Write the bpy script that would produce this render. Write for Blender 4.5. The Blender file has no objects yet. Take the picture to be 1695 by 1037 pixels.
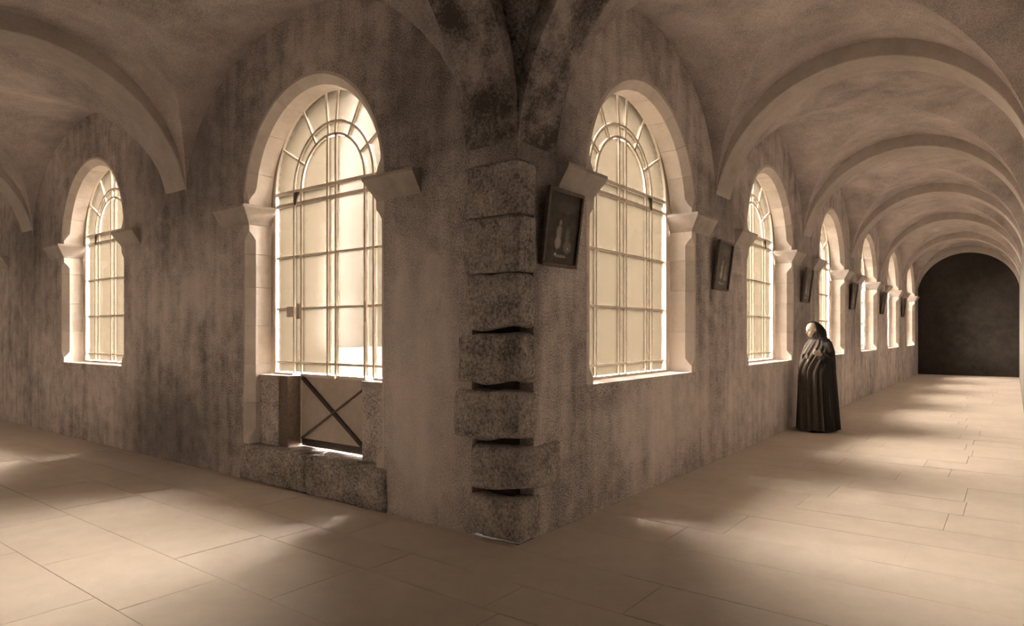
import bpy, bmesh, math, random
from mathutils import Vector, Matrix, noise
from math import pi, sin, cos, sqrt, radians as R_

SC = bpy.context.scene
COL = SC.collection
rnd = random.Random(7)

# ------------------------------------------------------------------ camera
CAMX, CAMY, CAMZ = -3.854, -2.8905, 1.55
VIEW = math.atan2(826, 1091)
cd = bpy.data.cameras.new('camera')
cam = bpy.data.objects.new('camera', cd)
COL.objects.link(cam)
cam.location = (CAMX, CAMY, CAMZ)
cam.rotation_euler = (pi / 2, 0, VIEW - pi / 2)
cd.sensor_width = 36
cd.lens = 36 * 1091 / 1695
cd.shift_x = -4.5 / 1695
cd.shift_y = 33.5 / 1695
cd.clip_start = 0.02
SC.camera = cam

# ------------------------------------------------------------------ world, sky fill lamp, exposure
world = bpy.data.worlds.new('hazy_sky')
SC.world = world
world.use_nodes = True
bg = world.node_tree.nodes['Background']
bg.inputs[0].default_value = (0.95, 0.73, 0.48, 1)
bg.inputs[1].default_value = 1.0
sd = bpy.data.lights.new('sky_fill', 'SUN')  # unseen wide lamp added as sky fill, far brighter than the visible sky
sky_fill = bpy.data.objects.new('sky_fill', sd)
COL.objects.link(sky_fill)
sd.energy = 700.0
sd.angle = R_(172)
sd.color = (1.0, 0.885, 0.79)
sky_fill_dir = Vector((-0.55, -0.57, -0.75)).normalized()
sky_fill.rotation_euler = sky_fill_dir.to_track_quat('-Z', 'Y').to_euler()
sky_fill.location = (8, 8, 12)
vs = SC.view_settings
vs.view_transform = 'Standard'
vs.look = 'None'
vs.exposure = 1.55
vs.gamma = 1.0
vs.use_curve_mapping = False
SC.cycles.max_bounces = 10
SC.cycles.diffuse_bounces = 8
SC.cycles.transparent_max_bounces = 16
SC.cycles.caustics_reflective = False
SC.cycles.caustics_refractive = False
SC.cycles.use_denoising = True


# ------------------------------------------------------------------ materials
def mat_base(name, rough=0.9):
    m = bpy.data.materials.new(name)
    m.use_nodes = True
    nt = m.node_tree
    b = nt.nodes['Principled BSDF']
    b.inputs['Roughness'].default_value = rough
    b.inputs['Specular IOR Level'].default_value = 0.25
    return m, nt, b


def N(nt, kind, **kw):
    n = nt.nodes.new(kind)
    for k, v in kw.items():
        setattr(n, k, v)
    return n


def math_(nt, op, a, b=None, c=None):
    n = N(nt, 'ShaderNodeMath', operation=op)
    for i, v in enumerate((a, b, c)):
        if v is None:
            continue
        if isinstance(v, (int, float)):
            n.inputs[i].default_value = v
        else:
            nt.links.new(v, n.inputs[i])
    return n.outputs[0]


def noise_(nt, vec, scale, detail=6, rough=0.6, dist=0.0):
    n = N(nt, 'ShaderNodeTexNoise')
    n.inputs['Scale'].default_value = scale
    n.inputs['Detail'].default_value = detail
    n.inputs['Roughness'].default_value = rough
    n.inputs['Distortion'].default_value = dist
    nt.links.new(vec, n.inputs['Vector'])
    return n.outputs['Fac']


def ramp_(nt, fac, stops):
    r = N(nt, 'ShaderNodeValToRGB')
    e = r.color_ramp.elements
    while len(e) < len(stops):
        e.new(0.5)
    for el, (p, c) in zip(e, stops):
        el.position = p
        el.color = (c, c, c, 1) if isinstance(c, (int, float)) else (*c, 1)
    nt.links.new(fac, r.inputs[0])
    return r.outputs[0]


def mix_(nt, fac, a, b, mode='MIX'):
    m = N(nt, 'ShaderNodeMix', data_type='RGBA', blend_type=mode)
    for sock, v in ((m.inputs['Factor'], fac), (m.inputs[6], a), (m.inputs[7], b)):
        if isinstance(v, (int, float)):
            sock.default_value = v
        elif isinstance(v, tuple):
            sock.default_value = (*v, 1)
        else:
            nt.links.new(v, sock)
    return m.outputs[2]


def world_pos(nt, scale=(1, 1, 1)):
    g = N(nt, 'ShaderNodeNewGeometry')
    mp = N(nt, 'ShaderNodeMapping')
    mp.inputs['Scale'].default_value = scale
    nt.links.new(g.outputs['Position'], mp.inputs['Vector'])
    return mp.outputs[0]


def obj_random(nt):
    return N(nt, 'ShaderNodeObjectInfo').outputs['Random']


def bump_(nt, b, h, strength, dist):
    bp = N(nt, 'ShaderNodeBump')
    bp.inputs['Strength'].default_value = strength
    bp.inputs['Distance'].default_value = dist
    nt.links.new(h, bp.inputs['Height'])
    nt.links.new(bp.outputs[0], b.inputs['Normal'])


def stone_mat(name, dark, light, s_big=0.9, s_mid=5, s_fine=60, bump=0.5, dist=0.01,
              streak=0.0, grit=0.35, vary=0.0, rough=0.92, patches=None, stains=None, spread=(0.36, 0.62)):
    m, nt, b = mat_base(name, rough)
    p = world_pos(nt)
    big = noise_(nt, p, s_big, 5, 0.6, 0.4)
    mid = noise_(nt, p, s_mid, 7, 0.68, 0.2)
    fine = noise_(nt, p, s_fine, 3, 0.7)
    t = math_(nt, 'ADD', math_(nt, 'MULTIPLY', big, 0.5), math_(nt, 'MULTIPLY', mid, 0.5))
    if streak:
        sv = noise_(nt, world_pos(nt, (5, 5, 0.5)), 1.0, 5, 0.6)
        t = math_(nt, 'ADD', math_(nt, 'MULTIPLY', t, 1 - streak), math_(nt, 'MULTIPLY', sv, streak))
    t = math_(nt, 'ADD', t, math_(nt, 'MULTIPLY', math_(nt, 'SUBTRACT', fine, 0.5), grit))
    if vary:
        t = math_(nt, 'ADD', t, math_(nt, 'MULTIPLY', math_(nt, 'SUBTRACT', obj_random(nt), 0.5), vary))
    col = ramp_(nt, t, [(spread[0], dark), (spread[1], light)])
    if patches:
        # worn, scrubbed patches of lighter plaster with a shape of their own: (x, y, z, half width, half height)
        g = N(nt, 'ShaderNodeNewGeometry')
        wob = N(nt, 'ShaderNodeTexNoise')
        wob.inputs['Scale'].default_value = 6
        wob.inputs['Detail'].default_value = 4
        nt.links.new(p, wob.inputs['Vector'])
        acc = dacc = None
        for (px, py, pz, hw, hh, st, soft) in patches:
            s = N(nt, 'ShaderNodeVectorMath', operation='SUBTRACT')
            nt.links.new(g.outputs['Position'], s.inputs[0])
            s.inputs[1].default_value = (px, py, pz)
            d = N(nt, 'ShaderNodeVectorMath', operation='MULTIPLY')
            nt.links.new(s.outputs[0], d.inputs[0])
            d.inputs[1].default_value = (1 / hw, 1 / hw, 1 / hh)
            l = N(nt, 'ShaderNodeVectorMath', operation='LENGTH')
            nt.links.new(d.outputs[0], l.inputs[0])
            q = math_(nt, 'ADD', l.outputs['Value'], math_(nt, 'MULTIPLY', math_(nt, 'SUBTRACT', wob.outputs['Fac'], 0.5), 0.9))
            mr = N(nt, 'ShaderNodeMapRange')
            mr.inputs[1].default_value = 1.0 + soft
            mr.inputs[2].default_value = 1.0 - soft
            mr.inputs[3].default_value = 0
            mr.inputs[4].default_value = st
            nt.links.new(q, mr.inputs[0])
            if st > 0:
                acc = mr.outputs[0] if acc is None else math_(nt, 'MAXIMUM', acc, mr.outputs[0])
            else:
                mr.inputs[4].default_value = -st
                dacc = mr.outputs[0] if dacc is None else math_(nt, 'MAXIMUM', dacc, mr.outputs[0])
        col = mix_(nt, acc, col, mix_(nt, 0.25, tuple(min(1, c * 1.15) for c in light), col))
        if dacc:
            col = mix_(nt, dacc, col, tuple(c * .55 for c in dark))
    nt.links.new(col, b.inputs['Base Color'])
    h = math_(nt, 'ADD', math_(nt, 'MULTIPLY', mid, 0.6), math_(nt, 'MULTIPLY', fine, 0.5))
    bump_(nt, b, h, bump, dist)
    return m


# x, y, z of the patch, half width, half height, strength (negative: damp stain with painted-in shade), softness of its edge
PATCH = [(0, 4.55, 1.95, .10, .28, .55, .3), (0, 4.95, 1.9, .10, .34, .5, .3), (0, 5.35, 1.95, .10, .3, .45, .3),
         (0, 5.75, 1.9, .12, .3, .5, .3), (0, 6.2, 1.88, .13, .3, .45, .3), (0, 4.15, 1.9, .10, .28, .45, .3),
         (0, 1.2, 1.90, .10, .30, .8, .3), (0, 0.86, 1.97, .11, .34, .85, .3),
         (0, 1.0, 1.1, .5, 1.3, .75, .4), (2.6, 0, .75, 1.1, .42, .5, .4), (6.5, 0, .6, 1.6, .5, .35, .4),
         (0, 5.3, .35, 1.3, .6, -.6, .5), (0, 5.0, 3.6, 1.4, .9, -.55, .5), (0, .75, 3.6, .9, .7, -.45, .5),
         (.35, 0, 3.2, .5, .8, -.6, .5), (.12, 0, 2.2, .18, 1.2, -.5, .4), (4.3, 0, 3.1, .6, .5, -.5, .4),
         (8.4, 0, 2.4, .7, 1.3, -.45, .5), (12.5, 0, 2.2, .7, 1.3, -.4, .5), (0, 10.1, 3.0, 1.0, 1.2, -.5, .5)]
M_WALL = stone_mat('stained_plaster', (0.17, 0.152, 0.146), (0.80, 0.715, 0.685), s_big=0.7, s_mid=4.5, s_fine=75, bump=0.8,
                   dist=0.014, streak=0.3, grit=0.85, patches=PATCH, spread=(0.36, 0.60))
M_VAULT = stone_mat('vault_plaster', (0.20, 0.177, 0.168), (0.72, 0.64, 0.61), s_big=0.45, s_mid=2.2, s_fine=80, bump=0.3,
                    dist=0.006, grit=0.7, spread=(0.28, 0.68))
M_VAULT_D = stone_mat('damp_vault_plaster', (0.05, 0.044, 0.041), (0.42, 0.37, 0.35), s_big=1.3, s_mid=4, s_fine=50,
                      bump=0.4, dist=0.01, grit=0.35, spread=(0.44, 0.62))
M_RIB = stone_mat('rib_stone', (0.42, 0.38, 0.35), (0.58, 0.52, 0.48), s_big=1.2, s_mid=6, s_fine=55, bump=0.4,
                  dist=0.006, grit=0.35)
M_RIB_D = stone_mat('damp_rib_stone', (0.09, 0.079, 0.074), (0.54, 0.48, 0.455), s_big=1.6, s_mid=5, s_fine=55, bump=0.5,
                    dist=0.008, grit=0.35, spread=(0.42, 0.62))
M_STONE = stone_mat('dressed_stone', (0.60, 0.545, 0.50), (0.78, 0.71, 0.65), s_big=1.5, s_mid=8, s_fine=70, bump=0.3,
                    dist=0.004, grit=0.3, vary=0.18)
M_CAP = stone_mat('impost_stone', (0.38, 0.34, 0.31), (0.56, 0.505, 0.46), s_big=2, s_mid=10, s_fine=70, bump=0.4,
                  dist=0.005, grit=0.3, vary=0.1)
M_GRANITE = stone_mat('rough_granite', (0.13, 0.115, 0.105), (0.74, 0.67, 0.62), s_big=3, s_mid=14, s_fine=45, bump=1.0,
                      dist=0.02, grit=0.9, vary=0.1, spread=(0.3, 0.72))
M_FLOOR = stone_mat('floor_flagstone', (0.60, 0.53, 0.465), (0.69, 0.615, 0.54), s_big=0.8, s_mid=5, s_fine=90, bump=0.12,
                    dist=0.003, grit=0.25, vary=0.10, rough=0.75)
M_BED = stone_mat('dark_mortar', (0.06, 0.05, 0.043), (0.11, 0.09, 0.078), s_mid=20)
M_LIME = stone_mat('pale_limewash', (0.20, 0.185, 0.17), (0.28, 0.26, 0.24), s_mid=4, bump=0.2)
M_FACADE = stone_mat('grey_granite_facade', (0.062, 0.051, 0.038), (0.082, 0.068, 0.051), s_mid=4, bump=0.2)
M_GROUND = stone_mat('grey_gravel', (0.034, 0.028, 0.021), (0.046, 0.038, 0.029), s_mid=12, bump=0.5)
M_END = stone_mat('dark_end_plaster', (0.022, 0.019, 0.017), (0.055, 0.046, 0.04), s_mid=4)  # very dark plaster for the end wall


def plain(name, col, rough=0.6, metal=0.0, nscale=30, amt=0.15, bump=0.1):
    m, nt, b = mat_base(name, rough)
    b.inputs['Metallic'].default_value = metal
    tc = N(nt, 'ShaderNodeTexCoord')
    f = noise_(nt, tc.outputs['Object'], nscale, 4, 0.6)
    c = ramp_(nt, f, [(0.3, tuple(max(0, v * (1 - amt)) for v in col)), (0.7, tuple(min(1, v * (1 + amt)) for v in col))])
    nt.links.new(c, b.inputs['Base Color'])
    if bump:
        bump_(nt, b, f, bump, 0.002)
    return m


M_BAR = plain('pale_painted_iron', (0.84, 0.76, 0.66), 0.45, 0, 40, 0.06)
M_PANEL = plain('painted_sheet_iron', (0.62, 0.54, 0.47), 0.6, 0, 12, 0.08)
M_IRON = plain('dark_iron', (0.07, 0.055, 0.045), 0.5, 0.3, 30, 0.3)
M_IRONL = plain('rusty_iron_brace', (0.20, 0.15, 0.12), 0.55, 0.2, 30, 0.3)
M_FRAME = plain('dark_oak_frame', (0.14, 0.105, 0.085), 0.45, 0, 20, 0.3)
M_CLOAK = plain('black_wool', (0.022, 0.020, 0.018), 0.95, 0, 60, 0.3)
M_HABIT = plain('lit_black_wool', (0.075, 0.064, 0.055), 0.95, 0, 50, 0.25)  # same black cloth as the cloak, coloured lighter for its window-lit front
M_SKIN = plain('skin', (0.56, 0.46, 0.38), 0.6, 0, 15, 0.05, 0)
M_SHOE = plain('black_leather', (0.02, 0.018, 0.016), 0.4, 0, 30, 0.2)
M_SKY_BLOCK = plain('sky_block_boards', (0.15, 0.12, 0.10), 0.9, 0, 5, 0.2)


def glass_mat():
    m = bpy.data.materials.new('old_window_glass')
    m.use_nodes = True
    nt = m.node_tree
    nt.nodes.remove(nt.nodes['Principled BSDF'])
    out = nt.nodes['Material Output']
    tr = N(nt, 'ShaderNodeBsdfTransparent')
    tr.inputs[0].default_value = (0.20, 0.195, 0.185, 1)
    gl = N(nt, 'ShaderNodeBsdfGlossy')
    gl.inputs['Roughness'].default_value = 0.05
    fr = N(nt, 'ShaderNodeFresnel')
    fr.inputs[0].default_value = 1.25
    mx = N(nt, 'ShaderNodeMixShader')
    nt.links.new(fr.outputs[0], mx.inputs[0])
    nt.links.new(tr.outputs[0], mx.inputs[1])
    nt.links.new(gl.outputs[0], mx.inputs[2])
    # obscured glass: tint darkened against the strong outdoor lamp, scatter added as pale glow
    pane_glow = N(nt, 'ShaderNodeBsdfTranslucent')
    pane_glow.inputs[0].default_value = (0.0050, 0.0042, 0.0030, 1)
    ad = N(nt, 'ShaderNodeAddShader')
    nt.links.new(mx.outputs[0], ad.inputs[0])
    nt.links.new(pane_glow.outputs[0], ad.inputs[1])
    nt.links.new(ad.outputs[0], out.inputs[0])
    return m


M_GLASS = glass_mat()


def print_mat():
    """a dark devotional print: pale robed figure upright, smaller grey figure, pale ground marks"""
    m, nt, b = mat_base('dark_devotional_print', 0.35)
    tc = N(nt, 'ShaderNodeTexCoord')
    f = noise_(nt, tc.outputs['Object'], 14, 5, 0.65)
    base = ramp_(nt, f, [(0.35, (0.022, 0.018, 0.015)), (0.75, (0.10, 0.078, 0.062))])
    # object space: x across (-.2...2), z up (-.26...26)
    blobs = [(-0.035, 0.045, 0.020, 0.022, 0.42), (-0.045, -0.03, 0.036, 0.06, 0.34), (-0.05, -0.11, 0.044, 0.055, 0.42),
             (0.075, -0.06, 0.030, 0.08, 0.17), (0.09, -0.14, 0.06, 0.05, 0.2), (0.095, -0.15, 0.012, 0.012, 0.5),
             (-0.07, -0.205, 0.016, 0.012, 0.7), (0.0, -0.215, 0.09, 0.012, 0.3), (0.05, 0.13, 0.008, 0.012, 0.5),
             (0.02, 0.17, 0.13, 0.05, 0.10)]
    col = base
    wob = noise_(nt, tc.outputs['Object'], 40, 3, 0.6)
    for (x, z, hw, hh, st) in blobs:
        mp = N(nt, 'ShaderNodeVectorMath', operation='SUBTRACT')
        nt.links.new(tc.outputs['Object'], mp.inputs[0])
        mp.inputs[1].default_value = (x, 0, z)
        mu = N(nt, 'ShaderNodeVectorMath', operation='MULTIPLY')
        nt.links.new(mp.outputs[0], mu.inputs[0])
        mu.inputs[1].default_value = (1 / hw, 0, 1 / hh)
        ln = N(nt, 'ShaderNodeVectorMath', operation='LENGTH')
        nt.links.new(mu.outputs[0], ln.inputs[0])
        q = math_(nt, 'ADD', ln.outputs['Value'], math_(nt, 'MULTIPLY', math_(nt, 'SUBTRACT', wob, 0.5), 1.0))
        mr = N(nt, 'ShaderNodeMapRange')
        mr.inputs[1].default_value = 1.15
        mr.inputs[2].default_value = 0.7
        nt.links.new(q, mr.inputs[0])
        col = mix_(nt, mr.outputs[0], col, (st * 0.95, st * 0.78, st * 0.62))
    nt.links.new(col, b.inputs['Base Color'])
    return m


M_PRINT = print_mat()


# ------------------------------------------------------------------ mesh helpers
def link(name, me, mat, parent=None, smooth=False):
    if mat:
        me.materials.append(mat)
    if smooth:
        for p in me.polygons:
            p.use_smooth = True
    o = bpy.data.objects.new(name, me)
    COL.objects.link(o)
    if parent:
        o.parent = parent
    return o


def from_bm(name, bm, mat, parent=None, smooth=False, recalc=True):
    if recalc:
        bmesh.ops.recalc_face_normals(bm, faces=bm.faces)
    me = bpy.data.meshes.new(name)
    bm.to_mesh(me)
    bm.free()
    return link(name, me, mat, parent, smooth)


def tag(o, label=None, cat=None, group=None, kind=None):
    if label:
        o['label'] = label
    if cat:
        o['category'] = cat
    if group:
        o['group'] = group
    if kind:
        o['kind'] = kind
    return o


def empty(name, loc=(0, 0, 0), rz=0, parent=None):
    o = bpy.data.objects.new(name, None)
    COL.objects.link(o)
    o.location = loc
    o.rotation_euler = (0, 0, rz)
    if parent:
        o.parent = parent
    return o


def add_box(bm, x0, x1, y0, y1, z0, z1):
    v = [bm.verts.new(c) for c in ((x0, y0, z0), (x1, y0, z0), (x1, y1, z0), (x0, y1, z0),
                                   (x0, y0, z1), (x1, y0, z1), (x1, y1, z1), (x0, y1, z1))]
    for f in ((0, 3, 2, 1), (4, 5, 6, 7), (0, 1, 5, 4), (1, 2, 6, 5), (2, 3, 7, 6), (3, 0, 4, 7)):
        bm.faces.new([v[i] for i in f])
    return v


def add_prism(bm, poly, d0, d1, axis='y'):
    """poly of (a, z), extruded in depth from d0 to d1"""
    A = [bm.verts.new((a, d0, z)) for a, z in poly]
    B = [bm.verts.new((a, d1, z)) for a, z in poly]
    n = len(poly)
    bm.faces.new(A)
    bm.faces.new(B[::-1])
    for i in range(n):
        j = (i + 1) % n
        bm.faces.new((A[i], B[i], B[j], A[j]))


def loft(bm, rings, closed=True, caps=True):
    V = [[bm.verts.new(p) for p in r] for r in rings]
    n = len(rings[0])
    for a, b in zip(V, V[1:]):
        for i in range(n if closed else n - 1):
            j = (i + 1) % n
            bm.faces.new((a[i], a[j], b[j], b[i]))
    if caps and closed:
        bm.faces.new(V[0][::-1])
        bm.faces.new(V[-1])
    return V


def rough_block(size, seed, n=7, rad=0.03, amp=0.012, scale=9, notch=0.0):
    """a weathered stone: rounded box centred on its base corner (0..sx,0..sy,0..sz)"""
    sx, sy, sz = size
    bm = bmesh.new()
    bmesh.ops.create_cube(bm, size=1.0)
    bmesh.ops.subdivide_edges(bm, edges=bm.edges[:], cuts=n, use_grid_fill=True)
    off = Vector((seed * 7.3, seed * 3.1, seed * 5.7))
    for v in bm.verts:
        c = Vector((v.co.x * sx, v.co.y * sy, v.co.z * sz))
        h = Vector((sx / 2 - rad, sy / 2 - rad, sz / 2 - rad))
        q = Vector((max(-h.x, min(h.x, c.x)), max(-h.y, min(h.y, c.y)), max(-h.z, min(h.z, c.z))))
        d = c - q
        if d.length > 1e-6:
            d = d.normalized() * min(rad, d.length)
        p = q + d
        nv = noise.noise_vector(p * scale + off)
        p += nv * amp
        if notch and c.z < -sz / 2 + 0.1 * sz + 0.02:
            p.z += notch * (0.4 + noise.noise(p * 5 + off))
        v.co = p + Vector((sx / 2, sy / 2, sz / 2))
    return bm


def tri_count():
    return sum(len(o.data.polygons) for o in COL.objects if o.type == 'MESH')


# ------------------------------------------------------------------ plan
W = 3.05                    # width of both walks
ZS, ZR = 3.14, 1.54         # spring and rise of the groin vaults
RS, RC = 1.545, 2.95         # rib soffit radius and centre height
XEND, YEND = 25.3, 15.6
XW = -6.2
RCEN = [2.17 + 4.18 * k for k in range(6)]
LCEN = [2.54 + 5.08 * k for k in range(3)]
R_IN, R_FR = 1.09, 1.17
L_IN, L_FR = 1.0, 1.07
SILL, CAPZ = 1.11, 2.90
TH = 0.52

# ------------------------------------------------------------------ walls
def arch_pts(c, half, rise, zs, n=28):
    return [(c - half * cos(pi * i / n), zs + rise * sin(pi * i / n)) for i in range(n + 1)]


def arcade_wall(bm, a0, a1, centres, F, rise, ztop, low=None):
    """solid wall along a, with arched openings"""
    e = 0.03
    prev = a0
    for k, c in enumerate(centres):
        l, r = c - F - e, c + F + e
        add_box(bm, prev, l, 0, TH, 0, ztop)
        if not (low and k in low):
            add_box(bm, l, r, 0, TH, 0, SILL - 0.10)
        arc = arch_pts(c, F + e, rise + e, CAPZ)
        # spandrel in slices so that every face stays convex
        for (p, q) in zip(arc, arc[1:]):
            add_prism(bm, [p, q, (q[0], ztop), (p[0], ztop)], 0, TH)
        prev = r
    add_box(bm, prev, a1, 0, TH, 0, ztop)


bm = bmesh.new()
arcade_wall(bm, 0.2, XEND, RCEN, R_FR, 1.12, 5.0)
add_box(bm, 0, .2, 0, TH, 2.83, 5.0)          # above the quoins
add_box(bm, 0, .2, .44, TH, 0, 2.83)

bmesh.ops.remove_doubles(bm, verts=bm.verts, dist=1e-5)
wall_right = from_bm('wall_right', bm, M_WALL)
tag(wall_right, 'stained plaster arcade wall with six arched windows running away to the right', kind='structure')

bm = bmesh.new()
arcade_wall(bm, TH, YEND, LCEN, L_FR, 1.12, 5.0, low=(0,))
for v in bm.verts:
    v.co = Vector((v.co.y, v.co.x, v.co.z))
bmesh.ops.remove_doubles(bm, verts=bm.verts, dist=1e-5)
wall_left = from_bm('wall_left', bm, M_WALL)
tag(wall_left, 'stained plaster arcade wall running away to the left of the corner', kind='structure')


def simple_wall(name, boxes, mat, label):
    bm = bmesh.new()
    for b in boxes:
        add_box(bm, *b)
    o = from_bm(name, bm, mat)
    tag(o, label, kind='structure')
    return o


# wall behind the camera on the right-hand walk, with the recess the camera stands beside
simple_wall('wall_south', [(-2.5, XEND, -W - .4, -W, 0, 5), (XW, -5.2, -W - .4, -W, 0, 5), (-5.2, -2.5, -W - .4, -W, 3.0, 5),
                           (-5.4, -5.2, -4.3, -W - .4, 0, 3.2), (-2.5, -2.3, -4.3, -W - .4, 0, 3.2),
                           (-5.4, -2.3, -4.5, -4.3, 0, 3.2), (-5.4, -2.3, -4.3, -W - .4, 3.0, 3.2)], M_LIME,
            'plain stained plaster wall facing the windows of the right walk')
simple_wall('wall_west', [(-W - .4, -W, .5, YEND, 0, 5), (XW, -W - .4, .5, .9, 0, 5), (XW - .4, XW, -W - .4, .9, 0, 5)], M_LIME,
            'plain stained plaster wall facing the windows of the left walk')
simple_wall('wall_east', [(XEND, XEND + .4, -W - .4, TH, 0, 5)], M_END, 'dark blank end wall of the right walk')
simple_wall('wall_north', [(-W - .4, TH, YEND, YEND + .4, 0, 5)], M_WALL, 'blank end wall of the left walk')

# limewashed outer faces towards the courtyard
for w_, ax in ((wall_right, 1), (wall_left, 0)):
    w_.data.materials.append(M_FACADE)
    for f in w_.data.polygons:
        if abs(f.normal[ax]) > .9 and abs(f.center[ax] - TH) < .001:
            f.material_index = 1

# unseen cover over both walks, added to block sky light above the vaults
bm = bmesh.new()
add_box(bm, XW - .5, XEND + .6, -W - .6, TH + .1, 5.0, 5.15)
add_box(bm, -W - .6, TH + .1, TH + .1, YEND + .6, 5.0, 5.15)
add_box(bm, -5.6, -2.1, -4.7, -W - .6, 3.3, 3.42)
sky_block = from_bm('sky_block', bm, M_SKY_BLOCK)
tag(sky_block, 'unseen flat boarding added over the vaults to block sky light', kind='structure')

# ------------------------------------------------------------------ vaults
def groin_bay(bm, x0, x1, y0, y1, n=24, m=6, sides='NSEW'):
    xc, yc, hx, hy = (x0 + x1) / 2, (y0 + y1) / 2, (x1 - x0) / 2, (y1 - y0) / 2
    for s in sides:
        rings = []
        for i in range(n + 1):
            th = pi * i / n
            c, z = cos(th), ZS + ZR * sin(th)
            row = []
            for j in range(m + 1):
                t = j / m
                if s in 'NS':
                    sg = 1 if s == 'N' else -1
                    y = yc + sg * (hy + (hy * abs(c) - hy) * t)
                    row.append((xc + hx * c, y, z))
                else:
                    sg = 1 if s == 'E' else -1
                    x = xc + sg * (hx + (hx * abs(c) - hx) * t)
                    row.append((x, yc + hy * c, z))
            rings.append(row)
        V = [[bm.verts.new(p) for p in r] for r in rings]
        for a, b in zip(V, V[1:]):
            for j in range(m):
                try:
                    bm.faces.new((a[j], b[j], b[j + 1], a[j + 1]))
                except ValueError:
                    pass


def finish_vault(name, bm, mat, label):
    bmesh.ops.dissolve_degenerate(bm, edges=bm.edges, dist=1e-6)
    for f in bm.faces:
        f.normal_update()
        if f.normal.z > 0:
            f.normal_flip()
    o = from_bm(name, bm, mat, smooth=True, recalc=False)
    tag(o, label, kind='structure')
    return o


RIBW = 0.5
bm = bmesh.new()
bnd = [0.0] + [4.02 + 4.18 * k for k in range(5)] + [24.92]
for a, b in zip(bnd, bnd[1:]):
    groin_bay(bm, a + RIBW, b, -W, 0)
finish_vault('ceiling', bm, M_VAULT, 'plastered groin vaults of the right walk')
bm = bmesh.new()
lb = [0.0, 4.88, 9.96, 15.04]
for a, b in zip(lb, lb[1:]):
    groin_bay(bm, -W, 0, a + RIBW, b)
finish_vault('ceiling_left_walk', bm, M_VAULT, 'plastered groin vaults of the left walk')
bm = bmesh.new()
groin_bay(bm, -W, 0, -W, 0, n=32)
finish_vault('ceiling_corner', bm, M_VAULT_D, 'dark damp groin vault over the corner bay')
bm = bmesh.new()
groin_bay(bm, XW, -W - RIBW, -W, 0)
finish_vault('ceiling_behind', bm, M_VAULT, 'plastered vault behind the corner bay')

NR = [0]


def rib(along, p0, mat, label, p1=None, RS=RS, RC=RC, rise=None):
    """a round transverse arch across a walk; along = 'x' (spans y) or 'y' (spans x)"""
    p1 = p0 + RIBW if p1 is None else p1
    rise = rise or RS
    NR[0] += 1
    bm = bmesh.new()
    th0 = math.acos((W / 2) / RS)
    n = 40
    ins, outs = [], []
    for i in range(n + 1):
        th = th0 + (pi - 2 * th0) * i / n
        ins.append((-W / 2 + RS * cos(th), RC + rise * sin(th)))
    for i in range(n + 1):
        th = th0 + (pi - 2 * th0) * i / n
        y = -W / 2 + 1.95 * cos(th)
        outs.append((max(-W - .02, min(.02, y)), RC + 1.95 * sin(th)))
    ins[0] = (0.02, ins[0][1]); ins[-1] = (-W - .02, ins[-1][1])
    rings = []
    for a, b in zip(ins, outs):
        q = [(p0, a), (p1, a), (p1, b), (p0, b)]
        rings.append([(p, y, z) if along == 'x' else (y, p, z) for p, (y, z) in q])
    loft(bm, rings)
    o = from_bm('trim_%d' % NR[0], bm, mat)
    bv = o.modifiers.new('bevel', 'BEVEL')
    bv.width = 0.012
    bv.segments = 2
    bv.limit_method = 'ANGLE'
    bv.angle_limit = R_(50)
    tag(o, label, kind='structure')
    return o


names = ['first', 'second', 'third', 'fourth', 'fifth', 'sixth', 'seventh']
for k, a in enumerate(bnd):
    if k == 0:
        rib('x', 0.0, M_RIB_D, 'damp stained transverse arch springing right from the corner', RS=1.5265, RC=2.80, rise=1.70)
    elif a < 24.5:
        rib('x', a, M_RIB, 'round plastered transverse arch, %s along the right walk beyond the corner' % names[k - 1])
    else:
        rib('x', a, M_RIB, 'round transverse arch against the dark end wall', p1=XEND + .01)
for k, a in enumerate(lb):
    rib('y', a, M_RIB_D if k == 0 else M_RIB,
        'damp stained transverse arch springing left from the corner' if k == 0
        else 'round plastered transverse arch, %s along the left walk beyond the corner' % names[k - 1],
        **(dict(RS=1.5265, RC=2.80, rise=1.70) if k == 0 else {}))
rib('x', -W - RIBW, M_RIB, 'transverse arch behind the corner bay')

# ------------------------------------------------------------------ floor
bm = bmesh.new()
add_box(bm, XW - .4, XEND + .4, -4.5, TH, -0.30, -0.012)
add_box(bm, -W - .4, TH, TH, YEND + .4, -0.30, -0.012)
floor = from_bm('floor', bm, M_BED)
tag(floor, 'pale flagstone floor of both walks', kind='structure')
xs = [-1.66, -1.0, -0.6, -0.07, 0.64, 1.18, 1.8, 2.3]
while xs[-1] < XEND - .3:
    xs.append(xs[-1] + rnd.choice((0.5, 0.56, 0.6, 0.66)))
xs[-1] = XEND
left_xs = [-1.66]
while left_xs[-1] > XW + .4:
    left_xs.append(left_xs[-1] - rnd.choice((0.55, 0.6, 0.7)))
left_xs[-1] = XW
xs = left_xs[::-1] + xs[1:]
KNOWN = {(-0.07, 0.64): [-.89, -2.1], (0.64, 1.18): [-1.05, -2.14], (1.18, 1.8): [-1.49, -2.29], (1.8, 2.3): [-.93, -2.03],
         (-0.6, -0.07): [-1.17, .0, 1.22, 2.5], (-1.0, -0.6): [-.5, .48, 1.55, 2.7], (-1.66, -1.0): [-.62, .56, 1.7, 2.8]}
slabs = 0
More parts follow.
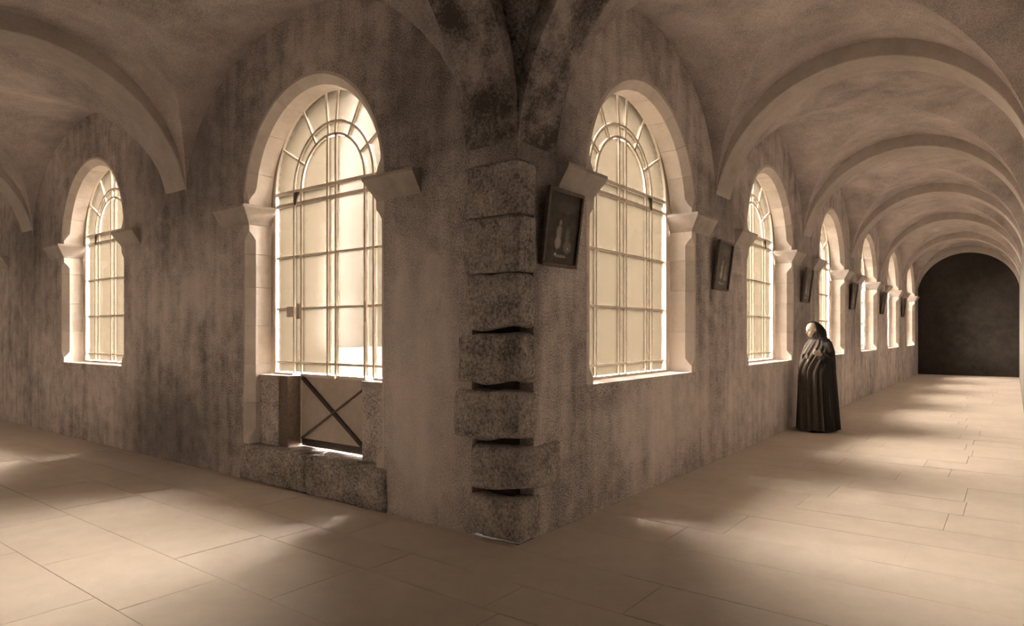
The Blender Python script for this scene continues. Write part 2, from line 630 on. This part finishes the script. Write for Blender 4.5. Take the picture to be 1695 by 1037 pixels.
for x0, x1 in zip(xs, xs[1:]):
    ylo = -4.3 if (x0 > -5.1 and x1 < -2.4) else -W
    yhi = YEND if (x0 >= -W - .35 and x1 <= 0.02) else (.5 if x1 < 0 else 0.0)
    js = KNOWN.get((round(x0, 2), round(x1, 2)), None)
    cuts = [ylo]
    if js:
        cuts += [j for j in js if ylo < j < yhi]
    else:
        cuts += [ylo + rnd.uniform(.5, 1.2)]
    while cuts[-1] < yhi - .5:
        cuts.append(cuts[-1] + rnd.uniform(.95, 1.35))
    while cuts[-1] > yhi - .3:
        cuts.pop()
    cuts.append(yhi)
    for y0, y1 in zip(cuts, cuts[1:]):
        g = 0.0022
        bm = bmesh.new()
        dz = rnd.uniform(-.0012, .0012)
        v = add_box(bm, x0 + g, x1 - g, y0 + g, y1 - g, -0.03, dz)
        for i in (4, 5, 6, 7):
            v[i].co.z += rnd.uniform(-.0008, .0008)
        from_bm('flagstone', bm, M_FLOOR, floor)
        slabs += 1

y_ = 0.0
while y_ < YEND - .1:
    y2 = min(YEND, y_ + rnd.uniform(.9, 1.3))
    bm = bmesh.new()
    add_box(bm, -.07 + .0022, -.0005, y_ + .0022, y2 - .0022, -0.03, 0)
    from_bm('flagstone', bm, M_FLOOR, floor)
    y_ = y2

# courtyard outside
bm = bmesh.new()
add_box(bm, TH, 60, TH, 60, -0.5, -0.15)
o = from_bm('courtyard_ground', bm, M_GROUND)
tag(o, 'pale open courtyard ground beyond the windows', kind='structure')


# ------------------------------------------------------------------ windows
def stone_profile(I, c, e_out):
    """cross-section (radial, depth) of the dressed surround; radial grows away from the opening"""
    return [(I + c, 0.0), (I, max(c, 0.001)), (I, 0.26), (I + 0.05, 0.26), (I + 0.05, TH - .01), (I + e_out, TH - .01),
            (I + e_out, -0.003), (I + c + 0.0005, -0.003)]


def chamfer_at(d, full=0.075):
    """chamfer size at distance d from its stop"""
    return full * max(0.0, min(1.0, (d - 0.07) / 0.09)) ** 0.8


def make_window(name, I, F, G, label, door=False):
    """root at the centre of the opening on the wall face; local x along the wall, y into the courtyard"""
    root = empty(name)
    tag(root, label, kind='structure')
    eo = F - I + 0.035
    g = 0.0018
    zb = 0.38 if door else SILL
    # jamb stones
    for sg in (-1, 1):
        zs_ = [zb, 1.55, 2.02, 2.42, CAPZ - 0.2] if not door else [zb, 0.80, 1.20, 1.62, 2.02, 2.42, CAPZ - 0.2]
        zs_ = [z + (rnd.uniform(-.05, .05) if 0 < i < len(zs_) - 1 else 0) for i, z in enumerate(zs_)]
        for z0, z1 in zip(zs_, zs_[1:]):
            bm = bmesh.new()
            cuts = sorted({z0 + g, z1 - g} | {z for z in (zb + .07, zb + .12, zb + .16, CAPZ - .27, CAPZ - .32, CAPZ - .36)
                                              if z0 + .01 < z < z1 - .01})
            j = rnd.uniform(-.003, .003)
            rings = []
            for z in cuts:
                c = min(chamfer_at(z - zb), chamfer_at(CAPZ - .2 - z))
                rings.append([(sg * (r + j), d, z) for r, d in stone_profile(I, c, eo)])
            loft(bm, rings)
            from_bm('jamb_stone', bm, M_STONE, root)
    # voussoirs
    nv = 9
    rise0 = 1.12 - F          # arch drawn as a slightly flattened round
    angs = [0] + [pi * (k + rnd.uniform(-.12, .12)) / nv for k in range(1, nv)] + [pi]
    for a0, a1 in zip(angs, angs[1:]):
        bm = bmesh.new()
        steps = 7
        rings = []
        j = rnd.uniform(-.003, .003)
        for i in range(steps + 1):
            th = a0 + .0016 + (a1 - a0 - .0032) * i / steps
            d = min(th, pi - th) * I
            c = chamfer_at(d)
            ring = []
            for r, dep in stone_profile(I, c, eo):
                rr = r + j
                ring.append((rr * cos(th), dep, CAPZ + (rr + rise0) * sin(th)))
            rings.append(ring)
        loft(bm, rings)
        from_bm('voussoir', bm, M_STONE, root)
    # imposts: blocks splayed on the walk side and on the opening side
    for sg in (-1, 1):
        bm = bmesh.new()
        e, out = 0.075, 0.55
        f = 0.028
        def ring(z, k):
            a, b_, d0, d1 = I - e * k, I + out, -0.10 * k - 0.004, 0.262
            return [(sg * a, d0, z), (sg * b_, d0, z), (sg * b_, d1, z), (sg * a, d1, z)]
        loft(bm, [ring(CAPZ - .2, 0.0), ring(CAPZ - .17, 0.12), ring(CAPZ - f, 1.0), ring(CAPZ, 1.0)])
        from_bm('impost_block', bm, M_CAP, root)
    P1_ = .5
    # sill
    bm = bmesh.new()
    if not door:
        v = add_box(bm, -F - .03, F + .03, -0.006, TH + .06, SILL - .1, SILL)
        bm.free()
        for x0, x1 in ((-F - .03, -.32), (-.315, F + .03)):
            bm = bmesh.new()
            add_box(bm, x0, x1, -0.004, TH + .03, SILL - .1, SILL)
            from_bm('sill', bm, M_WALL, root)
    else:
        for sg in (-1, 1):
            bm = bmesh.new()
            add_box(bm, sg * .655, sg * (I + .005), 0.115, TH, SILL - .055, SILL)
            from_bm('sill', bm, M_CAP, root)
            bm = bmesh.new()
            add_box(bm, sg * .66, sg * (I + .0), 0.125, TH - .01, 0.38, SILL - .055)
            from_bm('infill_pier', bm, M_WALL, root)
            bm = bmesh.new()
            add_box(bm, sg * (P1_ * G / .965 + .012), sg * .662, 0.135 if sg < 0 else .285, .335, 0.37, SILL - .002)  # added filler: dark for shade on the far reveal, opposite one blocks stray light
            from_bm('reveal_filler', bm, M_IRONL, root)
    # iron glazing
    fy0, fy1 = 0.285, 0.325
    zc = 3.04                     # centre of the fanlight
    sx = G / 0.965                # stretch of the round parts along the wall
    t = 0.013

    def bar_box(x0, x1, z0, z1, y0=fy0, y1=fy1, nm='glazing_bar', mat=M_BAR):
        bm = bmesh.new()
        add_box(bm, x0, x1, y0, y1, z0, z1)
        return from_bm(nm, bm, mat, root)

    def arc_bar(r0, r1, a0=0, a1=pi, n=28, nm='glazing_bar', y0=fy0, y1=fy1):
        bm = bmesh.new()
        rings = []
        for i in range(n + 1):
            th = a0 + (a1 - a0) * i / n
            rings.append([(sx * r * cos(th), y, zc + r * sin(th)) for r, y in ((r0, y0), (r1, y0), (r1, y1), (r0, y1))])
        loft(bm, rings)
        return from_bm(nm, bm, M_BAR, root)

    z0 = SILL
    P1, P2, PC = 0.50, 0.625, 0.065
    z1 = zc
    # outer frame
    bm = bmesh.new()
    for sg in (-1, 1):
        add_box(bm, sg * (G - .025), sg * (I + .045), fy0 - .01, fy1 + .01, z0, z1)
    rings = []
    ro_ = (I + .045) / sx
    for i in range(37):
        th = pi * i / 36
        rings.append([(sx * r * cos(th), y, zc + r * sin(th)) for r, y in ((.94, fy0 - .01), (ro_, fy0 - .01), (ro_, fy1 + .01), (.94, fy1 + .01))])
    loft(bm, rings)
    if door:
        for sg in (-1, 1):
            add_box(bm, sg * (P2 * sx), sg * (G - .025), fy0 - .01, fy1 + .01, z0, z0 + .02)
    else:
        add_box(bm, -G + .025, G - .025, fy0 - .01, fy1 + .01, z0, z0 + .025)
    from_bm('window_frame', bm, M_BAR, root)
    # verticals
    zbot = z0 + .02
    doorbot = 0.40
    for x in (-P2, -P1, P1, P2):
        zb2 = doorbot if (door and abs(x) == P1) else zbot
        bar_box(x * sx - t, x * sx + t, zb2, zc)
    for x in (-PC, PC):
        bar_box(x * sx - t, x * sx + t, (SILL - .02) if door else zbot, zc + sqrt(.5 ** 2 - PC ** 2))
    rows = [1.24, 1.81, 2.36, 2.915, 3.045]
    for z in rows:
        tt = 0.018 if z in rows[3:] else 0.011
        bar_box(-G + .025, G - .025, z - tt, z + tt, fy0 + .004, fy1 + (.0 if z != rows[4] else .02))
    arc_bar(.487, .513)
    arc_bar(.612, .638)
    rad = [30, 60, 84, 96, 120, 150]
    for a in rad:
        th = R_(a)
        d, nn = Vector((cos(th), sin(th))), Vector((-sin(th), cos(th)))
        bm = bmesh.new()
        ri, ro = .5, .95
        pts = [d * ri - nn * .012, d * ro - nn * .012, d * ro + nn * .012, d * ri + nn * .012]
        add_prism(bm, [(p.x * sx, zc + p.y) for p in pts], fy0 + .003, fy1 - .003)
        from_bm('glazing_bar', bm, M_BAR, root)
    # panes
    gy0, gy1 = 0.303, 0.307
    colsx = [-G + .025, -P2 * sx, -P1 * sx, -PC * sx, PC * sx, P1 * sx, P2 * sx, G - .025]
    rz = [z0 + .02] + rows
    for xa, xb in zip(colsx, colsx[1:]):
        for za, zb_ in zip(rz, rz[1:]):
            bm = bmesh.new()
            add_box(bm, xa + t, xb - t, gy0, gy1, za + .011, zb_ - .011)
            from_bm('pane', bm, M_GLASS, root)

    def sector(a0, a1, r0, r1, n=6):
        bm = bmesh.new()
        pts = []
        for i in range(n + 1):
            th = R_(a0 + (a1 - a0) * i / n)
            pts.append((sx * r1 * cos(th), zc + r1 * sin(th)))
        for i in range(n, -1, -1):
            th = R_(a0 + (a1 - a0) * i / n)
            pts.append((sx * r0 * cos(th), zc + r0 * sin(th)))
        add_prism(bm, pts, gy0, gy1)
        from_bm('pane', bm, M_GLASS, root)
    aa = [1.0] + rad + [179.0]
    for a0, a1 in zip(aa, aa[1:]):
        da = .8
        sector(a0 + da, a1 - da, .638, .94)
        sector(a0 + da, a1 - da, .513, .612, 4)
    for sg in (-1, 1):
        bm = bmesh.new()
        pts = [(sg * (PC * sx + t), zc + .02)]
        xq0 = PC + t
        a_max = math.acos(xq0 / .487)
        for i in range(13):
            th = .045 + (a_max - .045) * i / 12
            pts.append((sg * sx * .485 * cos(th), zc + .485 * sin(th)))
        add_prism(bm, pts, gy0, gy1)
        from_bm('pane', bm, M_GLASS, root)
    bm = bmesh.new()
    add_box(bm, -PC * sx + t, PC * sx - t, gy0, gy1, zc + .02, zc + .478)
    from_bm('pane', bm, M_GLASS, root)
    # little iron brackets at the transom
    for x in (-P2, P2):
        bm = bmesh.new()
        s = 1 if x < 0 else -1
        add_prism(bm, [(x * sx + s * .02, 2.90), (x * sx + s * .02, 3.03), (x * sx + s * .10, 3.03)], fy0 - .012, fy0 + .004)
        from_bm('bracket', bm, M_IRON, root)
    if door:
        # glazed door leaf: sheet-iron lower panel, crossed braces, lock
        bm = bmesh.new()
        add_box(bm, -P1 * sx + t, P1 * sx - t, 0.300, 0.308, 0.455, SILL - .012)
        from_bm('door_panel', bm, M_PANEL, root)
        bar_box(-P1 * sx + t, P1 * sx - t, SILL - .012, SILL + .02, nm='door_rail')
        bm = bmesh.new()
        add_box(bm, -P1 * sx + t, P1 * sx - t, .29, .32, .381, .455)
        from_bm('door_rail', bm, M_IRON, root)
        for sg, w, mt, y in ((-1, .020, M_IRON, .28), (1, .008, M_IRONL, .272)):
            bm = bmesh.new()
            A = Vector((-sg * (P1 * sx - .02), .46)); B = Vector((sg * (P1 * sx - .02), SILL - .02))
            if sg == -1:
                A, B = Vector((-(P1 * sx - .02), SILL - .02)), Vector(((P1 * sx - .02), .46))
                # descends away from the far jamb
            else:
                A, B = Vector((-(P1 * sx - .02), .46)), Vector(((P1 * sx - .02), SILL - .10))
            d = (B - A).normalized()
            nn = Vector((-d.y, d.x)) * w
            add_prism(bm, [tuple(A - nn), tuple(B - nn), tuple(B + nn), tuple(A + nn)], y, y + .018)
            from_bm('cross_brace', bm, mt, root)
        bm = bmesh.new()
        add_box(bm, -.70 * sx, -.575 * sx, fy0 - .035, fy0 - .001, 1.72, 1.83)
        from_bm('lock_case', bm, M_PANEL, root)
        bm = bmesh.new()
        add_box(bm, -.55 * sx, -.50 * sx, fy0 - .025, fy0 - .001, 1.70, 1.86)
        from_bm('lock_plate', bm, M_PANEL, root)
        bm = bmesh.new()
        add_box(bm, .52 * sx, .545 * sx, fy0 - .02, fy0 - .001, 1.66, 1.86)
        from_bm('door_handle', bm, M_PANEL, root)
        # threshold stones, standing a little proud of the wall
        for x0, x1, s in ((-1.15, -.02, 3), (-.01, 1.14, 8)):
            b2 = rough_block((x1 - x0, .52, .375), s, n=9, rad=.02, amp=.012)
            for v in b2.verts:
                v.co += Vector((x0, -0.02, 0.0))
            from_bm('threshold_stone', b2, M_GRANITE, root, smooth=True)
    return root


def copy_tree(o, parent=None):
    c = o.copy()
    COL.objects.link(c)
    c.parent = parent
    for ch in list(o.children):
        copy_tree(ch, c)
    return c


wr = make_window('window_1', R_IN, R_FR, 1.04, 'tall arched iron window nearest the corner on the right wall')
wr.location = (RCEN[0], 0, 0)
ordn = ['first', 'second', 'third', 'fourth', 'fifth', 'sixth']
for k in range(1, 6):
    w = copy_tree(wr)
    w.name = 'window_%d' % (k + 1)
    w['label'] = ('arched iron window, %s from the corner on the right wall' % ordn[k]) if k < 5 else \
        'farthest arched iron window on the right wall beside the dark end wall'
    w.location = (RCEN[k], 0, 0)
wl = make_window('window_7', L_IN, L_FR, 0.97, 'arched iron window beyond the glazed door on the left wall')
wl.location = (0, LCEN[1], 0)
wl.rotation_euler = (0, 0, -pi / 2)
w = copy_tree(wl)
w.name = 'window_8'
w['label'] = 'farthest arched iron window on the left wall'
w.location = (0, LCEN[2], 0)
wd = make_window('door_1', L_IN, L_FR, 0.97, 'arched window with glazed iron door and crossed braces left of the corner', door=True)
wd.location = (0, LCEN[0], 0)
wd.rotation_euler = (0, 0, -pi / 2)

# ------------------------------------------------------------------ quoins of the corner pier
qz = [0.0, .34, .72, 1.14, 1.57, 2.0, 2.43, 2.83]
qy = [.46, .44, .62, .57, .48, .50, .50]          # along the left wall
qx = [.30, .55, .24, .20, .20, .20, .20]          # along the right wall
bm = bmesh.new()
add_box(bm, .13, .21, .13, .45, 0, 2.84)
from_bm('mortar_core', bm, M_BED, wall_right)
for k in range(7):
    h = qz[k + 1] - qz[k]
    b2 = rough_block((qx[k] + .035, qy[k] + .035, h - (.042 if k < 4 else .006)), 11 + k, n=12, rad=.05 if k < 5 else .025,
                     amp=.024 if k < 5 else .010, scale=5)
    for v in b2.verts:
        co = v.co
        # the lower arris of the weathered stones is worn back
        low = max(0.0, 1 - co.z / (h * .22))
        near = max(0.0, 1 - (co.x + co.y) / .28)
        if 0 < k < 5:
            co.x += .045 * low * near
            co.y += .045 * low * near
            co.z += .035 * low * max(0, 1 - abs(co.x - co.y) / .3)
        v.co = co + Vector((-.034 if k < 5 else -.022, -.034 if k < 5 else -.022, qz[k] + (.021 if k < 4 else .003)))
    from_bm('quoin_stone', b2, M_GRANITE, wall_right, smooth=True)
# ------------------------------------------------------------------ framed pictures
def make_picture(label, tone=M_FRAME):
    root = empty('framed_picture')
    tag(root, label, 'picture', 'framed pictures along the right wall')
    w, h, b = .25, .30, .03
    bm = bmesh.new()
    for x0, x1, z0, z1 in ((-w, w, h - b, h), (-w, w, -h, -h + b), (-w, -w + b, -h + b, h - b), (w - b, w, -h + b, h - b)):
        add_box(bm, x0, x1, -.018, .012, z0, z1)
    f = from_bm('frame', bm, tone, root)
    bv = f.modifiers.new('bevel', 'BEVEL'); bv.width = .005; bv.segments = 2
    bm = bmesh.new()
    add_box(bm, -w + b - .004, w - b + .004, -.002, .004, -h + b - .004, h - b + .004)
    from_bm('print', bm, M_PRINT, root)
    bm = bmesh.new()
    add_box(bm, -w + .01, w - .01, .0125, .018, -h + .01, h - .01)
    from_bm('backing_board', bm, M_FRAME, root)
    return root


pic = make_picture('dark framed picture with pale robed figure, tilted off the wall nearest the corner')
lean = .13
pic_x = [.50, 4.10, 8.22, 12.35, 16.50, 20.7]
pl = [None, 'dark framed picture hanging between the first and second right-hand windows',
      'framed picture hanging just beyond the second right-hand window, behind the monk',
      'small dark framed picture between the third and fourth right-hand windows',
      'small dark framed picture between the fourth and fifth right-hand windows',
      'tiny dark framed picture between the fifth and farthest right-hand windows']
for k, x in enumerate(pic_x):
    p = pic if k == 0 else copy_tree(pic)
    if k:
        p['label'] = pl[k]
        p.name = 'framed_picture.%03d' % k
    p.location = (x, -.022 - .5 * .6 * sin(lean) - .005, 2.37)
    p.rotation_euler = (lean, 0, 0)

# ------------------------------------------------------------------ monk
def capsule(bm, p0, r0, p1, r1, seg=14, squash=1.0):
    """closed tapering limb piece between two joints; voxel-fused with its neighbours afterwards"""
    p0, p1 = Vector(p0), Vector(p1)
    d = (p1 - p0)
    if d.length < 1e-6:
        d = Vector((0, 0, 1e-4))
    d.normalize()
    u = d.cross(Vector((1, 0, 0)) if abs(d.x) < .9 else Vector((0, 0, 1))).normalized()
    w = d.cross(u)
    prof = [(p0 - d * r0 * sin(a), r0 * cos(a)) for a in (1.3, .85, .4, 0)]
    prof += [(p1 + d * r1 * sin(a), r1 * cos(a)) for a in (0, .4, .85, 1.3)]
    rings = []
    for c, r in prof:
        ring = []
        for k in range(seg):
            v = (u * cos(2 * pi * k / seg) + w * sin(2 * pi * k / seg)) * r
            v.x *= squash
            ring.append(tuple(c + v))
        rings.append(ring)
    loft(bm, rings)


def head_bm(bm, centre, pitch):
    r = bmesh.ops.create_icosphere(bm, subdivisions=5, radius=1.0)
    rot = Matrix.Rotation(pitch, 3, 'Y')
    def g(p, c, s):
        return math.exp(-((p - Vector(c)).length / s) ** 2)
    for v in r['verts']:
        p = v.co.copy()
        x, y, z = p
        q = Vector((x * .098, y * .076, z * .118))
        if z < 0:
            q.x *= 1 - .12 * abs(z)
            q.y *= 1 - .34 * abs(z)
            q.x += .012 * abs(z)
        if x > 0.2:
            nose = g(p, (1.0, 0, -.13), .13) * .024 + g(p, (.99, 0, .02), .13) * .014 + g(p, (.97, 0, -.19), .10) * .012
            q.x += nose
            for s in (-1, 1):
                q.x -= .026 * g(p, (.92, s * .36, .08), .19)          # eye sockets
                q.x += .009 * g(p, (.95, s * .35, .07), .09)          # eyeballs
                q.x += .011 * g(p, (.93, s * .33, .27), .15)          # brows
                q.x += .005 * g(p, (.82, s * .5, -.18), .25)          # cheekbones
            q.x += .012 * g(p, (.92, 0, -.42), .11) + .010 * g(p, (.86, 0, -.55), .09)                   # lips
            q.x -= .016 * g(p, (.90, 0, -.485), .055)
            q.x -= .010 * g(p, (.93, 0, -.32), .08)
            q.x += .014 * g(p, (.72, 0, -.75), .25)                   # chin
        for s in (-1, 1):
            q.y += s * .02 * g(p, (-.05, s * 1.0, -.02), .17)        # ears
        v.co = rot @ q + Vector(centre)


monk = empty("person", (7.38, -.42, 0), R_(139))
tag(monk, 'person in a black hooded cloak and black habit standing by the right wall', 'person')

HC = Vector((.105, 0, 1.600))
bm = bmesh.new()
def limb(pts, squash=1.0):
    for (a, ra), (b, rb) in zip(pts, pts[1:]):
        capsule(bm, a, ra, b, rb, squash=squash)
limb([((0, 0, .93), .135), ((0, 0, 1.12), .12), ((0, 0, 1.30), .14)], .85)
for s in (-1, 1):
    limb([((0, s * .07, .92), .10), ((0, s * .06, 1.12), .09), ((0, s * .08, 1.32), .105)])
    limb([((.0, s * .04, 1.41), .055), ((-.01, s * .155, 1.375), .05), ((-.04, s * .225, 1.14), .042)])
    limb([((0, s * .09, .88), .10), ((.03, s * .10, .48), .058), ((-.01, s * .105, .09), .042)])
    limb([((-.03, s * .105, .05), .036), ((.13, s * .115, .035), .03)])
limb([((0, 0, 1.38), .085), ((.055, 0, 1.52), .056), ((.09, 0, 1.59), .055)])
head_bm(bm, HC, .30)
# forearms and hands: palm, four unequal curled fingers and a thumb from the side of the palm
for s, wpos, fd in ((1, Vector((.12, .232, 1.205)), Vector((.85, -.25, .45))), (-1, Vector((.18, -.06, 1.17)), Vector((.35, .9, .1)))):
    limb([((-.04, s * .235, 1.14), .043), (tuple(wpos), .027)])
    fd.normalize()
    up = Vector((0, 0, 1)); side = fd.cross(up).normalized() * s; upn = side.cross(fd).normalized()
    for j in range(4):
        o_ = upn * (.027 - .018 * j)
        limb([(wpos + o_ * .5, .016), (wpos + fd * .08 + o_, .0115)])
    for j, ln in enumerate((.066, .076, .071, .055)):
        o_ = upn * (.030 - .020 * j)
        p0 = wpos + fd * .08 + o_
        d2 = (fd * .8 - side * .6).normalized()
        d3 = (fd * .3 - side * .95).normalized()
        p1 = p0 + fd * ln * .45
        p2 = p1 + d2 * ln * .33
        limb([(p0, .0092), (p1, .0088), (p2, .008), (p2 + d3 * ln * .3, .007)])
    p0 = wpos + fd * .03 + upn * .022
    td = (fd * .6 + upn * .75 - side * .25).normalized()
    td2 = (fd * .9 + upn * .25 - side * .4).normalized()
    p1 = p0 + td * .038
    limb([(p0, .013), (p1, .0105), (p1 + td2 * .03, .009)])
bmesh.ops.recalc_face_normals(bm, faces=bm.faces)
me = bpy.data.meshes.new('body')
bm.to_mesh(me); bm.free()
tmp = bpy.data.objects.new('tmp', me)
COL.objects.link(tmp)
rm = tmp.modifiers.new('remesh', 'REMESH')
rm.mode = 'VOXEL'
rm.voxel_size = .0045
sm = tmp.modifiers.new('smooth', 'SMOOTH')
sm.factor = .5
sm.iterations = 2
dg = bpy.context.evaluated_depsgraph_get()
me2 = bpy.data.meshes.new_from_object(tmp.evaluated_get(dg))
b3 = bmesh.new()
b3.from_mesh(me2)
left, parts = set(b3.verts), []
while left:
    st = [left.pop()]
    comp = list(st)
    while st:
        for e in st.pop().link_edges:
            for q in e.verts:
                if q in left:
                    left.remove(q)
                    st.append(q)
                    comp.append(q)
    parts.append(comp)
parts.sort(key=len)
print('body islands', len(parts), len(parts[-1]), len(parts[-2]) if len(parts) > 1 else 0)
for comp in parts[:-1]:
    bmesh.ops.delete(b3, geom=comp, context='VERTS')
b3.to_mesh(me2)
b3.free()
bpy.data.objects.remove(tmp)
link('body', me2, M_SKIN, monk, smooth=True)


HR = Matrix.Rotation(.30, 3, 'Y')


def face_pt(x, y, z):
    return HR @ Vector((x, y, z)) + HC


for s in (-1, 1):
    for nm, z, n_, ry, rz_, mt, dx in (('eye', .008, 10, .013, .007, M_IRON, .0), ('eyebrow', .034, 10, .016, .003, M_FRAME, .0)):
        b4 = bmesh.new()
        bmesh.ops.create_icosphere(b4, subdivisions=2, radius=1.0)
        c = face_pt(.0815 + dx * .5, s * .029, z)
        for v in b4.verts:
            v.co = HR @ Vector((v.co.x * .006, v.co.y * ry, v.co.z * rz_)) + c
        from_bm(nm, b4, mt, monk, smooth=True)


def interp(tab, z):
    for (z0, *a), (z1, *b) in zip(tab, tab[1:]):
        if z0 <= z <= z1:
            t = (z - z0) / (z1 - z0)
            t = t * t * (3 - 2 * t) if False else t
            return [p + (q - p) * t for p, q in zip(a, b)]
    return list(tab[-1][1:])


# z: centre x, half depth (front-back), half width, fold amplitude
HAB = [(0.03, .015, .285, .27, .024), (.35, .02, .265, .25, .026), (.8, .03, .245, .23, .026), (1.05, .035, .235, .225, .022),
       (1.25, .02, .182, .235, .018), (1.38, .01, .135, .215, .012), (1.44, .0, .11, .165, .006), (1.49, .02, .09, .10, 0),
       (1.53, .03, .078, .078, 0)]
CLK = [(0.05, -.015, .315, .295, .016), (.35, -.01, .29, .275, .016), (.8, .0, .26, .255, .012), (1.05, .005, .245, .25, .010),
       (1.25, -.01, .195, .256, .007), (1.38, -.015, .148, .232, .004), (1.45, -.015, .122, .175, .002), (1.50, .0, .11, .12, 0)]


def robe(tab, a0, a1, n, folds, thick, name, mat, phase=0.0, slant=0.0):
    bm = bmesh.new()
    zs_ = [tab[0][0] + (tab[-1][0] - tab[0][0]) * i / 44 for i in range(45)]
    rings = []
    for z in zs_:
        cx, dx, dy, am = interp(tab, z)
        row = []
        for i in range(n + 1):
            th = a0 + (a1 - a0) * i / n
            ts = th - slant * max(0.0, z - .95)
            f = am * (sin(folds * ts + phase + .8 * sin(z * 3)) + .5 * sin(folds * 1.7 * ts + 2 * z + phase))
            row.append((cx + (dx + f) * cos(th), (dy + f) * sin(th), z))
        rings.append(row)
    full = abs(a1 - a0 - 2 * pi) < 1e-6
    if full:
        rings = [r[:-1] for r in rings]
    loft(bm, rings, closed=full, caps=False)
    o = from_bm(name, bm, mat, monk, smooth=True)
    s = o.modifiers.new('solid', 'SOLIDIFY')
    s.thickness = thick
    s.offset = 0
    return o


robe(HAB, 0, 2 * pi, 160, 16, .006, 'habit', M_HABIT, 0, 1.4)
robe(CLK, R_(66), R_(294), 110, 9, .010, 'cloak', M_CLOAK, .6)
# sleeves
def tube(name, pts, mat, seg=20):
    bm = bmesh.new()
    rings = []
    for i, (p, r) in enumerate(pts):
        p = Vector(p)
        q = Vector(pts[min(i + 1, len(pts) - 1)][0]) - Vector(pts[max(i - 1, 0)][0])
        q.normalize()
        u = q.cross(Vector((0, 0, 1)));
        if u.length < .1:
            u = Vector((0, 1, 0))
        u.normalize(); w_ = q.cross(u)
        rings.append([tuple(p + (u * cos(2 * pi * k / seg) + w_ * sin(2 * pi * k / seg)) * r * (1 + .06 * sin(5 * 2 * pi * k / seg + i))) for k in range(seg)])
    loft(bm, rings, caps=False)
    o = from_bm(name, bm, mat, monk, smooth=True)
    s = o.modifiers.new('solid', 'SOLIDIFY'); s.thickness = .006; s.offset = 0
    return o


tube('sleeve', [((-.01, .16, 1.39), .085), ((-.03, .215, 1.25), .08), ((-.035, .235, 1.14), .078), ((.04, .236, 1.155), .064), ((.145, .232, 1.215), .056)], M_CLOAK)
tube('sleeve', [((-.01, -.16, 1.39), .085), ((-.03, -.215, 1.25), .08), ((-.02, -.23, 1.14), .078), ((.08, -.17, 1.14), .072), ((.17, -.09, 1.165), .064), ((.205, -.02, 1.175), .058)], M_HABIT)
# hood: open in front, peaked behind
bm = bmesh.new()
rings = []
nr = 22
for i in range(nr + 1):
    u = i / nr
    row = []
    for k in range(33):
        ph = -2.35 + 4.7 * k / 32        # around the face opening, 0 = crown
        rr_y = .104 + .0 * u
        rr_z = .142
        bx = .075 - .235 * u
        sc = sqrt(max(0.0, 1 - u ** 2.6))
        y = rr_y * sin(ph) * (sc * .98 + .02)
        z = rr_z * cos(ph) * (sc * .98 + .02)
        if cos(ph) < 0:
            z -= .05 * (-cos(ph)) * (1 - u * .5)
            y *= 1 + .15 * (-cos(ph))
        rowz = 1.600 + z + .012 * u * sin(2 * u * pi) - .045 * u
        row.append((bx + .055 - .03 * (1 - cos(ph)) * .6, y, rowz))
    rings.append(row)
loft(bm, rings, closed=False, caps=False)
o = from_bm('hood', bm, M_CLOAK, monk, smooth=True)
s = o.modifiers.new('solid', 'SOLIDIFY'); s.thickness = .010; s.offset = 1
# hood cape round the shoulders
CAPE = [(1.455, -.01, .126, .180, .006), (1.48, .0, .118, .145, .005), (1.51, .02, .112, .125, .003), (1.55, .03, .100, .108, .001)]
robe(CAPE, 0, 2 * pi, 80, 8, .010, 'hood_cape', M_CLOAK)
for s in (-1, 1):
    bm = bmesh.new()
    rings = []
    for i in range(13):
        t = i / 12
        x = -.08 + .29 * t
        w_ = .045 * sqrt(max(0.02, 1 - (2 * t - 1) ** 4)) * (1 if t > .4 else .85)
        h_ = .10 - .055 * t if t < .6 else .067 - .04 * (t - .6) / .4
        if i in (0, 12):
            h_ *= .6
        rings.append([(x, s * .105 + w_ * cos(a) * (1), max(.002, .035 + (h_ - .035) * sin(a)) if sin(a) > 0 else .002 + .033 * (1 + sin(a)) ** 2 * .8)
                      for a in [2 * pi * k / 14 for k in range(14)]])
    loft(bm, rings)
    from_bm('shoe', bm, M_SHOE, monk, smooth=True)
print('slabs', slabs, 'polys', tri_count())
